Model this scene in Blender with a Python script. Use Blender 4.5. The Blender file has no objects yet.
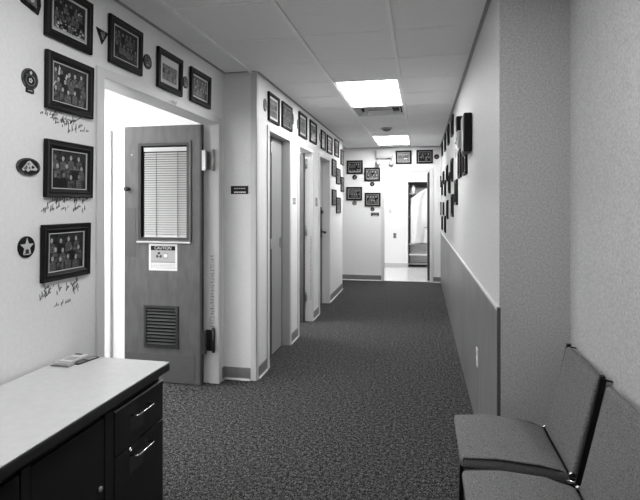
import bpy, bmesh, math, random
from mathutils import Vector, Matrix

C = bpy.context.scene.collection
PI = math.pi
R = random.Random(7)

# ------------------------------------------------------------------ camera measurements
F, UV, VH, HC = 495.0, 421.0, 205.0, 1.4816      # focal length in px, corridor vanishing point, eye height
YAW = math.atan((UV - 320) / F)
cy_, sy_ = math.cos(YAW), math.sin(YAW)

def on_x(u, v, X):            # point of the wall plane x = X -> (Y, Z)
    zc = F * X / (cy_ * (u - UV))
    return (zc + X * sy_) / cy_, HC - (v - VH) * zc / F

def on_y(u, v, Y):            # point of the wall plane y = Y -> (X, Z)
    k = (u - UV) * cy_ / F
    zc = Y * cy_ / (1 + k * sy_)
    return k * zc, HC - (v - VH) * zc / F

# ------------------------------------------------------------------ materials
def mat(name, v, rough=0.6, metal=0.0, var=0.0, scale=30.0, stretch=(1, 1, 1), bump=0.0, detail=3.0,
        emit=0.0, coat=0.0, spec=0.5, contrast=None):
    m = bpy.data.materials.new(name)
    m.use_nodes = True
    nt = m.node_tree
    b = nt.nodes['Principled BSDF']
    b.inputs['Base Color'].default_value = (v, v, v, 1)
    b.inputs['Roughness'].default_value = rough
    b.inputs['Metallic'].default_value = metal
    b.inputs['Specular IOR Level'].default_value = spec
    if coat:
        b.inputs['Coat Weight'].default_value = coat
        b.inputs['Coat Roughness'].default_value = 0.12
    if emit:
        b.inputs['Emission Color'].default_value = (1, 1, 1, 1)
        b.inputs['Emission Strength'].default_value = emit
    if var or bump:
        tc = nt.nodes.new('ShaderNodeTexCoord')
        mp = nt.nodes.new('ShaderNodeMapping')
        mp.inputs['Scale'].default_value = stretch
        nz = nt.nodes.new('ShaderNodeTexNoise')
        nz.inputs['Scale'].default_value = scale
        nz.inputs['Detail'].default_value = detail
        nt.links.new(tc.outputs['Object'], mp.inputs['Vector'])
        nt.links.new(mp.outputs['Vector'], nz.inputs['Vector'])
        if var:
            cr = nt.nodes.new('ShaderNodeValToRGB')
            lo, hi = max(0.0, v - var), min(1.0, v + var)
            c = contrast or (0.35, 0.65)
            cr.color_ramp.elements[0].position = c[0]
            cr.color_ramp.elements[1].position = c[1]
            cr.color_ramp.elements[0].color = (lo, lo, lo, 1)
            cr.color_ramp.elements[1].color = (hi, hi, hi, 1)
            nt.links.new(nz.outputs['Fac'], cr.inputs['Fac'])
            nt.links.new(cr.outputs['Color'], b.inputs['Base Color'])
        if bump:
            bp = nt.nodes.new('ShaderNodeBump')
            bp.inputs['Strength'].default_value = bump
            bp.inputs['Distance'].default_value = 0.003
            nt.links.new(nz.outputs['Fac'], bp.inputs['Height'])
            nt.links.new(bp.outputs['Normal'], b.inputs['Normal'])
    return m

M = {}
M['wall'] = mat('painted_wall', 0.84, 0.55, var=0.02, scale=60, bump=0.08)
M['vinyl'] = mat('vinyl_wallcovering', 0.49, 0.62, var=0.08, scale=120, bump=0.25, detail=4)
M['ceil'] = mat('ceiling_tile', 0.88, 0.9, var=0.02, scale=90, bump=0.15)
M['tbar'] = mat('ceiling_grid_paint', 0.93, 0.5)
M['plenum'] = mat('plenum_dark', 0.05, 0.9)
def carpet():
    m = mat('loop_carpet', 0.06, 1.0, spec=0.05)
    nt = m.node_tree; b = nt.nodes['Principled BSDF']
    tc = nt.nodes.new('ShaderNodeTexCoord')
    acc = None
    for sc_, wgt in ((240, .44), (115, .34), (48, .22)):
        nz = nt.nodes.new('ShaderNodeTexNoise'); nz.inputs['Scale'].default_value = sc_; nz.inputs['Detail'].default_value = 1.5
        nt.links.new(tc.outputs['Object'], nz.inputs['Vector'])
        ml = nt.nodes.new('ShaderNodeMath'); ml.operation = 'MULTIPLY_ADD'; ml.inputs[1].default_value = wgt
        nt.links.new(nz.outputs['Fac'], ml.inputs[0])
        if acc: nt.links.new(acc, ml.inputs[2])
        else: ml.inputs[2].default_value = 0
        acc = ml.outputs[0]
    cr = nt.nodes.new('ShaderNodeValToRGB')
    e = cr.color_ramp.elements
    e[0].position, e[0].color = .42, (.003, .003, .003, 1)
    e[1].position, e[1].color = .595, (.17, .17, .17, 1)
    k = e.new(.5); k.color = (.030, .030, .030, 1)
    nt.links.new(acc, cr.inputs['Fac']); nt.links.new(cr.outputs['Color'], b.inputs['Base Color'])
    bp = nt.nodes.new('ShaderNodeBump'); bp.inputs['Strength'].default_value = .8; bp.inputs['Distance'].default_value = .004
    nt.links.new(acc, bp.inputs['Height']); nt.links.new(bp.outputs['Normal'], b.inputs['Normal'])
    return m
M['carpet'] = carpet()
M['base'] = mat('rubber_base', 0.20, 0.5, var=0.01, scale=40)
M['toe'] = mat('base_toe_lit', 0.62, 0.5)
M['frame_paint'] = mat('door_frame_paint', 0.70, 0.4)
M['door'] = mat('veneer_door', 0.098, 0.42, var=0.014, scale=9, stretch=(3, 3, 0.8), detail=6)
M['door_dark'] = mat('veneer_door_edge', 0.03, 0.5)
M['push'] = mat('push_plate', 0.075, 0.35)
M['kick'] = mat('kick_plate', 0.11, 0.35, metal=0.2, var=0.008, scale=20, stretch=(1, 1, 8))
M['closet'] = mat('closet_door_paint', 0.30, 0.32, var=0.015, scale=12, stretch=(4, 4, .4))
M['closet_jamb'] = mat('closet_jamb_paint', 0.55, 0.4)
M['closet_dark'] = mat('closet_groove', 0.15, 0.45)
M['metal'] = mat('satin_metal', 0.45, 0.3, metal=0.9)
M['chrome'] = mat('chrome', 0.8, 0.12, metal=1.0)
M['dark_metal'] = mat('dark_metal', 0.04, 0.4, metal=0.4)
M['black'] = mat('black_plastic', 0.008, 0.5, spec=0.25)
M['blind'] = mat('blind_slat', 0.50, 0.5)
M['cord'] = mat('blind_cord', 0.10, 0.8)
M['wain'] = mat('wainscot_laminate', 0.17, 0.42, var=0.04, scale=7, stretch=(5, 5, 0.35), detail=6)
M['wain_dark'] = mat('wainscot_edge', 0.09, 0.5)
M['wain_cap'] = mat('wainscot_cap', 0.62, 0.35)
M['desktop'] = mat('laminate_top', 0.68, 0.38, var=0.02, scale=25, detail=5)
M['desk_black'] = mat('black_enamel', 0.011, 0.42, spec=0.35)
M['desk_edge'] = mat('black_edge_band', 0.018, 0.35)
M['desk_line'] = mat('drawer_lip', 0.55, 0.3, metal=0.2)
M['fabric'] = mat('chair_fabric', 0.165, 0.95, var=0.075, scale=260, bump=0.5, detail=3, spec=0.15)
M['fabric_side'] = mat('chair_fabric_boxing', 0.15, 0.95, var=0.035, scale=260, bump=0.4, spec=0.15)
M['seam'] = mat('chair_piping', 0.02, 0.7)
M['white'] = mat('white_plastic', 0.75, 0.4)
M['ivory'] = mat('pale_plastic', 0.55, 0.4)
M['lamp_body'] = mat('mid_grey_plastic', 0.42, 0.5)  # even mid grey for the emergency light housing
M['grey'] = mat('grey_plastic', 0.28, 0.45)
M['ink'] = mat('marker_ink', 0.05, 0.7)
M['ink_light'] = mat('pencil_grey', 0.40, 0.7)
M['paper'] = mat('paper', 0.74, 0.6)
M['paper_grey'] = mat('paper_grey', 0.40, 0.6)
M['picture_frame'] = mat('black_picture_frame', 0.008, 0.5, spec=0.2)
M['fillet'] = mat('frame_fillet', 0.55, 0.4)
M['mount'] = mat('pale_mount', 0.66, 0.6)
M['ph_dark'] = mat('print_dark', 0.02, 0.35, var=0.018, scale=38, detail=4, spec=0.15)
M['ph_mid'] = mat('print_mid', 0.075, 0.35, var=0.06, scale=55, detail=5, spec=0.15)
M['ph_grey'] = mat('print_grey', 0.17, 0.35, var=0.09, scale=60, detail=5, spec=0.15)
M['ph_face'] = mat('print_face', 0.40, 0.35, var=0.10, scale=120, spec=0.15)
M['ph_white'] = mat('print_white', 0.58, 0.35, spec=0.15)
M['ph_uniform'] = mat('print_uniform', 0.10, 0.35, var=0.06, scale=140, detail=4, spec=0.15)
M['ph_black'] = mat('print_black', 0.008, 0.35, spec=0.15)
M['tile'] = mat('vinyl_floor_tile', 0.62, 0.18, var=0.04, scale=14)
M['sheet'] = mat('white_sheet', 0.78, 0.6, var=0.03, scale=20)
M['lens_soft'] = mat('lit_diffuser_soft', 0.8, 0.5, emit=6.2)
M['lens'] = mat('lit_diffuser', 0.8, 0.5, emit=11.0)
M['grille'] = mat('vent_enamel', 0.66, 0.4)

# ------------------------------------------------------------------ mesh builder
class MB:
    def __init__(self):
        self.bm = bmesh.new()
        self.mats = []
    def mi(self, m):
        m = M[m] if isinstance(m, str) else m
        if m not in self.mats:
            self.mats.append(m)
        return self.mats.index(m)
    def faces(self, pts, fs, m):
        i = self.mi(m)
        vs = [self.bm.verts.new(p) for p in pts]
        out = []
        for f in fs:
            try:
                fc = self.bm.faces.new([vs[k] for k in f])
                fc.material_index = i
                out.append(fc)
            except ValueError:
                pass
        return vs, out
    def box(self, a, b, m, bevel=0.0, seg=2):
        x0, y0, z0 = [min(p, q) for p, q in zip(a, b)]
        x1, y1, z1 = [max(p, q) for p, q in zip(a, b)]
        vs, fs = self.faces([(x0, y0, z0), (x1, y0, z0), (x1, y1, z0), (x0, y1, z0),
                             (x0, y0, z1), (x1, y0, z1), (x1, y1, z1), (x0, y1, z1)],
                            [(0, 3, 2, 1), (4, 5, 6, 7), (0, 1, 5, 4), (1, 2, 6, 5), (2, 3, 7, 6), (3, 0, 4, 7)], m)
        if bevel:
            es = set(e for f in fs for e in f.edges)
            r = bmesh.ops.bevel(self.bm, geom=list(es), offset=bevel, segments=seg, profile=0.6, affect='EDGES',
                                clamp_overlap=True, material=-1)
        return self
    def quad(self, pts, m):
        self.faces(pts, [tuple(range(len(pts)))], m)
        return self
    def prism(self, poly, off, m):          # poly: list of 3-D points of a planar outline, off: extrusion vector
        n = len(poly)
        off = Vector(off)
        a = [Vector(p) for p in poly]
        pts = a + [p + off for p in a]
        fs = [tuple(range(n - 1, -1, -1)), tuple(range(n, 2 * n))]
        fs += [(i, (i + 1) % n, n + (i + 1) % n, n + i) for i in range(n)]
        self.faces(pts, fs, m)
        return self
    def tube(self, pts, r, m, seg=8, cap=True):
        pts = [Vector(p) for p in pts]
        rings = []
        i = self.mi(m)
        prev = None
        for k, p in enumerate(pts):
            if k == 0: d = pts[1] - p
            elif k == len(pts) - 1: d = p - pts[k - 1]
            else: d = (pts[k + 1] - p).normalized() + (p - pts[k - 1]).normalized()
            d.normalize()
            if prev is None:
                up = Vector((0, 0, 1)) if abs(d.z) < 0.9 else Vector((1, 0, 0))
                a = d.cross(up).normalized()
            else:
                a = (prev - d * prev.dot(d)).normalized()
            prev = a
            b = d.cross(a)
            rr = r[k] if isinstance(r, (list, tuple)) else r
            rings.append([self.bm.verts.new(p + (a * math.cos(2 * PI * j / seg) + b * math.sin(2 * PI * j / seg)) * rr) for j in range(seg)])
        for q in range(len(rings) - 1):
            for j in range(seg):
                f = self.bm.faces.new((rings[q][j], rings[q][(j + 1) % seg], rings[q + 1][(j + 1) % seg], rings[q + 1][j]))
                f.material_index = i
                f.smooth = True
        if cap:
            for rg in (rings[0][::-1], rings[-1]):
                f = self.bm.faces.new(rg)
                f.material_index = i
        return self
    def lathe(self, prof, m, o=(0, 0, 0), axis='z', seg=20):   # prof: (radius, height) pairs
        i = self.mi(m)
        o = Vector(o)
        rings = []
        for r, h in prof:
            ring = []
            for j in range(seg):
                a = 2 * PI * j / seg
                x, y = r * math.cos(a), r * math.sin(a)
                p = {'z': (x, y, h), 'y': (x, h, y), 'x': (h, x, y)}[axis]
                ring.append(self.bm.verts.new(o + Vector(p)))
            rings.append(ring)
        for q in range(len(rings) - 1):
            for j in range(seg):
                f = self.bm.faces.new((rings[q][j], rings[q][(j + 1) % seg], rings[q + 1][(j + 1) % seg], rings[q + 1][j]))
                f.material_index = i
                f.smooth = True
        for rg in (rings[0][::-1], rings[-1]):
            f = self.bm.faces.new(rg)
            f.material_index = i
        return self
    def ribbon(self, pts, w, m, y=0.0):     # flat pen stroke in the local x-z plane at depth y
        for (x0, z0), (x1, z1) in zip(pts[:-1], pts[1:]):
            dx, dz = x1 - x0, z1 - z0
            L = math.hypot(dx, dz) or 1e-6
            nx, nz = -dz / L * w / 2, dx / L * w / 2
            ex, ez = dx / L * w * .3, dz / L * w * .3
            self.quad([(x0 - nx - ex, y, z0 - nz - ez), (x1 - nx + ex, y, z1 - nz + ez),
                       (x1 + nx + ex, y, z1 + nz + ez), (x0 + nx - ex, y, z0 + nz - ez)], m)
        return self
    def disc(self, cx, cz, rx, rz, y, m, n=14):
        self.quad([(cx + rx * math.cos(2 * PI * k / n), y, cz + rz * math.sin(2 * PI * k / n)) for k in range(n)], m)
        return self
    def build(self, name, parent=None, loc=None, rot=None):
        bmesh.ops.recalc_face_normals(self.bm, faces=self.bm.faces[:])
        me = bpy.data.meshes.new(name)
        self.bm.to_mesh(me)
        self.bm.free()
        for m in self.mats:
            me.materials.append(m)
        o = bpy.data.objects.new(name, me)
        C.objects.link(o)
        if parent: o.parent = parent
        if loc: o.location = loc
        if rot: o.rotation_euler = rot
        return o

def tag(o, label=None, cat=None, group=None, kind=None):
    if label: o['label'] = label
    if cat: o['category'] = cat
    if group: o['group'] = group
    if kind: o['kind'] = kind
    return o

def thing(name, label, cat, loc=(0, 0, 0), rot=(0, 0, 0), group=None):
    o = bpy.data.objects.new(name, None)
    o.empty_display_size = 0.05
    C.objects.link(o)
    o.location = loc
    o.rotation_euler = rot
    return tag(o, label, cat, group)

def struct(name, mb, parent=None):
    o = mb.build(name, parent)
    o['kind'] = 'structure'
    return o

RL, RE, RR = PI / 2, 0.0, -PI / 2           # things on the left, end and right walls: front is local -y

# ------------------------------------------------------------------ dimensions of the place
XL, XC, XR, XW, XA = -1.65, -1.36, 0.376, 0.366, 0.696
YF, YS, YE, YN = 3.98, 8.64, 9.72, 2.55
ZC = 2.607
BK = -1.7
DH = 2.155                                  # height of the door openings

# ------------------------------------------------------------------ floor
mb = MB(); mb.quad([(-3.2, BK - .1, 0), (1.0, BK - .1, 0), (1.0, YE + .01, 0), (-3.2, YE + .01, 0)], 'carpet')
struct('floor', mb)
mb = MB(); mb.quad([(-2.2, YE + .012, .002), (1.8, YE + .012, .002), (1.8, 13.2, .002), (-2.2, 13.2, .002)], 'tile')
struct('floor_end_room', mb)
mb = MB(); mb.quad([(-4.6, .9, .003), (-1.72, .9, .003), (-1.72, 4.7, .003), (-4.6, 4.7, .003)], 'carpet')
struct('floor_side_room', mb)

# ------------------------------------------------------------------ ceiling: lay-in tiles in a metal grid
GX = [-3.243 + .612 * k for k in range(7)]         # main runners (… -1.407, -0.795, -0.183, 0.429)
GY = [3.23 + .61 * k for k in range(-9, 13)]
fixtures = [(GY[11], GY[13]), (GY[17], GY[19]), (GY[5], GY[7])]
vent_y = (GY[13], GY[14])
mb = MB()
mb.quad([(-3.3, BK - .1, ZC + .05), (-3.3, YE + .05, ZC + .05), (1.0, YE + .05, ZC + .05), (1.0, BK - .1, ZC + .05)], 'plenum')
for i in range(len(GX)):
    xa = GX[i]; xb = GX[i] + .612
    if i == len(GX) - 1: xb = 1.0
    for j in range(len(GY) - 1):
        ya, yb = GY[j], GY[j + 1]
        if abs(xa + .795) < .01 and (any(a - .01 < ya < b - .01 for a, b in fixtures) or abs(ya - vent_y[0]) < .01):
            continue
        mb.box((xa + .0138, ya + .0155, ZC), (xb - .0138, yb - .0155, ZC + .018), 'ceil')
struct('ceiling', mb)
mb = MB()
for x in GX + [1.0]:
    mb.box((x - .012, BK, ZC - .011), (x + .012, YE, ZC + .03), 'tbar')
for y in GY:
    for i, x in enumerate(GX):
        if abs(x + .795) < .01 and any(a + .01 < y < b - .01 for a, b in fixtures): continue
        xb = GX[i + 1] if i + 1 < len(GX) else 1.0
        mb.box((x + .0096, y - .0095, ZC - .001), (xb - .0096, y + .0095, ZC + .03), 'tbar')
struct('trim_1', mb)
mb = MB()                                   # wall angle around the ceiling, its shadow line painted grey
for a, b in (((XR - .022, YN, ZC - .004), (XR, YE, ZC + .0)), ((XL, BK, ZC - .004), (XL + .022, YF, ZC)),
             ((XC, YF, ZC - .004), (XC + .022, YS, ZC)), ((XL, YF - .022, ZC - .004), (XC, YF, ZC)),
             ((-3.0, YE - .022, ZC - .004), (XR, YE, ZC)), ((XA - .022, BK, ZC - .004), (XA, YN, ZC)), ((XR, YN - .022, ZC - .004), (XA, YN, ZC))):
    mb.box(a, b, 'grey')
struct('trim_2', mb)

# ------------------------------------------------------------------ walls
T = ZC + .05
mb = MB()
mb.box((-1.78, BK, 0), (XL, 2.31, T), 'wall'); mb.box((-1.78, 2.31, DH + .02), (XL, 3.87, T), 'wall'); mb.box((-1.78, 3.87, 0), (XL, YF, T), 'wall')
struct('wall_left', mb)
mb = MB(); mb.box((-1.78, YF, 0), (XC, YF + .12, T), 'wall')
struct('wall_left_return', mb)
mb = MB()
xb = XC - .13
mb.box((xb, YF + .12, 0), (XC, 4.31, T), 'wall')
mb.box((xb, 4.31, DH + .02), (XC, 5.08, T), 'wall')
mb.box((xb, 5.08, 0), (XC, 5.42, T), 'wall')
mb.box((xb, 5.42, DH + .02), (XC, 6.18, T), 'wall')
mb.box((xb, 6.18, 0), (XC, 6.59, T), 'wall')
mb.box((xb, 6.59, DH + .02), (XC, 7.36, T), 'wall')
mb.box((xb, 7.36, 0), (XC, YS, T), 'wall')
struct('wall_left_corridor', mb)
mb = MB(); mb.box((-3.1, YS - .12, 0), (xb, YS, T), 'wall'); mb.box((-3.2, YS - .12, 0), (-3.1, YE, T), 'wall')
struct('wall_side_passage', mb)
EX0, EX1 = -.708, .169
mb = MB()
mb.box((-3.2, YE, 0), (EX0 - .05, YE + .13, T), 'wall'); mb.box((EX0 - .05, YE, 2.17), (EX1 + .05, YE + .13, T), 'wall')
mb.box((EX1 + .05, YE, 0), (XR + .7, YE + .13, T), 'wall')
struct('wall_end', mb)
mb = MB(); mb.box((XR, YN, 0), (XR + .13, YE, T), 'vinyl')
struct('wall_right', mb)
mb = MB(); mb.box((XR + .13, YN, 0), (XA + .13, YN + .13, T), 'vinyl')
mb.box((XR + .001, YN - .001, 0), (XR + .13, YN + .05, T), 'vinyl')
struct('wall_right_return', mb)
mb = MB(); mb.box((XA, BK, 0), (XA + .13, YN, T), 'vinyl')
struct('wall_right_alcove', mb)
mb = MB(); mb.box((-1.8, BK - .13, 0), (XA + .13, BK, T), 'wall')
struct('wall_back', mb)
# side room behind the left doorway
mb = MB()
mb.box((-4.6, 4.2, 0), (-1.78, 4.32, 2.75), 'wall'); mb.box((-4.72, .8, 0), (-4.6, 4.72, 2.75), 'wall'); mb.box((-4.6, .8, 0), (-1.78, .92, 2.75), 'wall')
mb.box((-1.8, 4.1, 0), (-1.70, 4.25, 2.75), 'wall')
struct('wall_side_room', mb)
mb = MB(); mb.quad([(-4.7, .8, 2.7), (-4.7, 4.7, 2.7), (-1.78, 4.7, 2.7), (-1.78, .8, 2.7)], 'ceil')
struct('ceiling_side_room', mb)
# small room behind the second corridor door
mb = MB()
mb.box((-3.0, 5.3, 0), (xb, 5.4, 2.65), 'wall'); mb.box((-3.0, 6.45, 0), (xb, 6.55, 2.65), 'wall'); mb.box((-3.1, 5.3, 0), (-3.0, 6.55, 2.65), 'wall')
mb.quad([(-3.1, 5.3, 2.64), (-3.1, 6.55, 2.64), (xb, 6.55, 2.64), (xb, 5.3, 2.64)], 'wall')
struct('wall_small_room', mb)
# end room: far wall with a niche
YR = 11.9
NX0, NZ = on_y(408, 182, YR)
mb = MB()
mb.box((-2.2, YR, 0), (NX0, YR + .1, 2.75), 'wall')
mb.box((NX0, YR, NZ), (1.8, YR + .1, 2.75), 'wall'); mb.box((.75, YR, 0), (1.8, YR + .1, NZ), 'wall')
mb.box((-2.3, YE + .13, 0), (-2.2, YR + .1, 2.75), 'wall'); mb.box((1.8, YE + .13, 0), (1.9, YR + .1, 2.75), 'wall')
mb.box((NX0 - .1, YR + .1, 0), (NX0, 13.0, 2.3), 'wall'); mb.box((.75, YR + .1, 0), (.85, 13.0, 2.3), 'wall'); mb.box((NX0 - .1, 13.0, 0), (.85, 13.1, 2.3), 'wall')
mb.box((NX0 - .1, YR + .1, NZ + .15), (.85, 13.1, NZ + .25), 'wall')
struct('wall_end_room', mb)
mb = MB(); mb.quad([(-2.3, YE + .13, 2.7), (-2.3, YR + .1, 2.7), (1.9, YR + .1, 2.7), (1.9, YE + .13, 2.7)], 'ceil')
struct('ceiling_end_room', mb)
mb = MB(); mb.box((-2.2, YR - .008, 0), (NX0, YR, .1), 'ivory')
struct('baseboard_end_room', mb)

# ------------------------------------------------------------------ baseboards, toe painted pale for the light it catches
def base(name, segs):
    mb = MB()
    for (x0, y0), (x1, y1), (nx, ny) in segs:
        n = Vector((nx, ny, 0))
        a, b = Vector((x0, y0, 0)), Vector((x1, y1, 0))
        mb.prism([a + n * .0, a + n * .006, a + n * .006 + Vector((0, 0, .1)), a + Vector((0, 0, .104))], b - a, 'base')
        mb.prism([a + n * .006, a + n * .016, a + n * .008 + Vector((0, 0, .012)), a + n * .006 + Vector((0, 0, .014))], b - a, 'toe')
    return struct(name, mb)
base('baseboard_left', [((XL, BK), (XL, 2.275), (1, 0)), ((XL, 3.91), (XL, YF), (1, 0)), ((XL, YF), (XC - .05, YF), (0, -1))])
base('baseboard_corridor', [((XC, YF + .05), (XC, 4.27), (1, 0)), ((XC, 5.09), (XC, 5.41), (1, 0)), ((XC, 6.21), (XC, 6.58), (1, 0)), ((XC, 7.40), (XC, YS), (1, 0))])
base('baseboard_end', [((-3.1, YE), (EX0 - .055, YE), (0, -1)), ((EX1 + .055, YE), (XW, YE), (0, -1))])
base('baseboard_right', [((XA, BK), (XA, YN), (-1, 0)), ((XA, YN), (XR + .02, YN), (0, -1))])
mb = MB()                                   # white guards on the outside corners
mb.box((XC - .048, YF - .004, 0), (XC + .004, YF, T - .05), 'frame_paint'); mb.box((XC, YF - .004, 0), (XC + .004, YF + .048, T - .05), 'frame_paint')
struct('trim_3', mb)

# ------------------------------------------------------------------ wainscot on the right wall
mb = MB()
mb.box((XW, YN + .012, 0), (XR, YE, .962), 'wain')
struct('trim_4', mb)
mb = MB(); mb.box((XW - .003, YN + .01, .962), (XR, YE, .978), 'wain_cap', .002)
struct('trim_5', mb)
mb = MB(); mb.box((XW - .001, YN - .002, 0), (XR + .006, YN + .012, .98), 'wain_dark', .002)
struct('trim_6', mb)
mb = MB()
for k in range(6):
    y = YN + 1.22 * (k + 1) - .35
    mb.box((XW - .0005, y - .0012, 0), (XW, y + .0012, .962), 'wain')
struct('trim_7', mb)

# ------------------------------------------------------------------ door frames (hollow metal)
def frame_x(name, y0, y1, zt, face=.05, depth=.13, x=XC, near=True):
    mb = MB()
    t = .03
    if near:
        mb.box((x - depth - .01, y0 - t, 0), (x - .005, y0, zt + t), 'frame_paint')
        mb.box((x, y0 - face - .012, 0), (x + .012, y0, zt + face), 'frame_paint', .003)
    mb.box((x - depth - .01, y1, 0), (x - .005, y1 + t, zt + t), 'frame_paint')
    mb.box((x, y1, 0), (x + .012, y1 + face + .012, zt + face), 'frame_paint', .003)
    mb.box((x - depth - .01, y0, zt), (x - .005, y1, zt + t), 'frame_paint')
    mb.box((x, y0, zt), (x + .012, y1, zt + face), 'frame_paint', .003)
    mb.box((x - .006, y0, zt), (x + .006, y1, zt + t), 'frame_paint')
    mb.box((x - .006, y1, 0), (x + .006, y1 + t, zt + t), 'frame_paint')
    if near: mb.box((x - .006, y0 - t, 0), (x + .006, y0, zt + t), 'frame_paint')
    return struct(name, mb)
frame_x('trim_8', 2.337, 3.85, DH, x=XL)
frame_x('trim_9', 5.45, 6.15, DH - .01)
frame_x('trim_10', 6.62, 7.33, DH - .01)
mb = MB()
mb.box((XC - .105, 4.312, 0), (XC + .002, 4.325, DH + .015), 'frame_paint'); mb.box((XC, 4.27, 0), (XC + .012, 4.325, DH + .05), 'frame_paint', .003)
mb.box((XC - .105, 5.05, 0), (XC - .002, 5.075, DH + .015), 'closet_jamb'); mb.box((XC - .002, 5.05, 0), (XC + .012, 5.10, DH + .05), 'frame_paint', .003)
mb.box((XC - .105, 4.325, DH), (XC - .002, 5.05, DH + .015), 'frame_paint'); mb.box((XC - .002, 4.325, DH), (XC + .012, 5.05, DH + .05), 'frame_paint', .003)
struct('trim_11', mb)
mb = MB()
for a, b in ((EX0 - .055, EX0), (EX1, EX1 + .06)):
    mb.box((a, YE - .014, 0), (b, YE, 2.185), 'frame_paint', .003)
mb.box((EX0, YE - .014, 2.13), (EX1, YE, 2.185), 'frame_paint', .003)
mb.box((EX0 - .05, YE, 0), (EX0, YE + .14, 2.17), 'frame_paint'); mb.box((EX1, YE, 0), (EX1 + .05, YE + .14, 2.17), 'frame_paint'); mb.box((EX0, YE, 2.13), (EX1, YE + .14, 2.17), 'frame_paint')
struct('trim_12', mb)

# ------------------------------------------------------------------ door 1: open veneer door with blind and louvre
YD = 3.765
def dp(u, v): return on_y(u, v, YD)
dx0, dx1 = -2.452, -1.772
wx0, wz1 = dp(138.5, 143.5)[0], dp(138.5, 143.2)[1]
wx1, wz0 = dp(190, 141)[0], dp(164, 240.5)[1]
lx0, lx1 = dp(144.3, 320)[0], dp(178.5, 320)[0]
lz0, lz1 = dp(161, 348)[1], dp(161, 305.5)[1]
mb = MB()
t = .042
mb.box((dx0, YD, .012), (dx1, YD + t, lz0), 'door'); mb.box((dx0, YD, lz0), (lx0, YD + t, lz1), 'door'); mb.box((lx1, YD, lz0), (dx1, YD + t, lz1), 'door')
mb.box((dx0, YD, lz1), (dx1, YD + t, wz0), 'door'); mb.box((dx0, YD, wz0), (wx0, YD + t, wz1), 'door'); mb.box((wx1, YD, wz0), (dx1, YD + t, wz1), 'door')
mb.box((dx0, YD, wz1), (dx1, YD + t, 2.14), 'door')
d1 = struct('door_1', mb)
mb = MB()
mb.box((dx1, YD - .001, .012), (dx1 + .018, YD + t, 2.14), 'door_dark', .002)
mb.build('edge_strip', d1)
def ring(mb, x0, x1, z0, z1, w, y0, y1, m):
    mb.box((x0, y0, z0), (x0 + w, y1, z1), m); mb.box((x1 - w, y0, z0), (x1, y1, z1), m)
    mb.box((x0 + w, y0, z0), (x1 - w, y1, z0 + w), m); mb.box((x0 + w, y0, z1 - w), (x1 - w, y1, z1), m)
mb = MB(); ring(mb, wx0, wx1, wz0, wz1, .026, YD - .010, YD + .02, 'door_dark')
ring(mb, wx0 - .012, wx1 + .012, wz0 - .012, wz1 + .012, .016, YD - .012, YD + .01, 'door')
mb.box((wx0 - .01, YD - .016, wz0 - .022), (wx1 + .012, YD - .001, wz0 - .008), 'metal', .003)
mb.build('window_frame', d1)
mb = MB(); mb.box((wx0 + .02, YD + .018, wz0 + .02), (wx1 - .02, YD + .022, wz1 - .02), 'ph_black'); mb.build('backing', d1)
mb = MB()
bx0, bx1 = dp(144.2, 160)[0], dp(187.6, 160)[0]
mb.box((bx0, YD - .006, wz1 - .075), (bx1, YD + .012, wz1 - .040), 'ivory', .004)
n = 36
zb0, zb1 = wz0 + .034, wz1 - .08
for k in range(n):
    z = zb0 + (zb1 - zb0) * (k + .5) / n
    h = (zb1 - zb0) / n
    mb.faces([(bx0, YD - .001, z - h * .44), (bx1, YD - .001, z - h * .44), (bx1, YD + .004, z + h * .0), (bx0, YD + .004, z + h * .0),
              (bx1, YD + .013, z + h * .40), (bx0, YD + .013, z + h * .40)], [(0, 1, 2, 3), (3, 2, 4, 5)], 'blind')
mb.box((bx0, YD - .004, zb0 - .012), (bx1, YD + .012, zb0), 'blind', .003)
bl = mb.build('blind', d1)
for u in (156.5, 178):
    x = dp(u, 190)[0]
    mb = MB(); mb.tube([(x, YD - .004, zb0), (x, YD - .004, zb1 + .01)], .0022, 'cord', 6); mb.build('cord', bl)
mb = MB(); ring(mb, lx0, lx1, lz0, lz1, .022, YD - .010, YD + .03, 'dark_metal')
mb.build('louvre_frame', d1)
mb = MB()
n = 11
for k in range(n):
    z = lz0 + .022 + (lz1 - lz0 - .044) * (k + .5) / n
    mb.faces([(lx0 + .02, YD - .006, z - .002), (lx1 - .02, YD - .006, z - .002), (lx1 - .02, YD + .014, z + .005), (lx0 + .02, YD + .014, z + .005),
              (lx0 + .02, YD - .006, z - .005), (lx1 - .02, YD - .006, z - .005), (lx1 - .02, YD + .014, z + .002), (lx0 + .02, YD + .014, z + .002)],
             [(0, 1, 2, 3), (7, 6, 5, 4), (0, 4, 5, 1), (3, 2, 6, 7), (0, 3, 7, 4), (1, 5, 6, 2)], 'metal')
mb.box((lx0 + .02, YD + .03, lz0 + .02), (lx1 - .02, YD + .034, lz1 - .02), 'ph_black')
mb.build('louvre', d1)
kz = dp(160, 353.5)[1]
mb = MB(); mb.box((dx0 + .01, YD - .003, .03), (dx1 - .04, YD, kz), 'kick', .001); mb.build('kick_plate', d1)
x0, z1 = dp(125.5, 208); x1, z0 = dp(136, 257)
mb = MB(); mb.box((dx0 + .004, YD - .003, z0), (x1, YD, z1), 'push', .001); tag(mb.build('push_plate', d1), 'dark plate below the knob')
x, z = dp(127.8, 189)
mb = MB(); mb.lathe([(.018, 0), (.018, -.006), (.010, -.008), (.010, -.02), (.020, -.026), (.021, -.038), (.013, -.046)], 'dark_metal', (x + .004, YD, z), 'y', 14); mb.build('knob', d1)
x, z = dp(132, 155)
mb = MB(); mb.lathe([(.008, 0), (.008, -.004), (.004, -.006)], 'ivory', (x, YD, z), 'y', 10); mb.build('button', d1)
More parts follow.
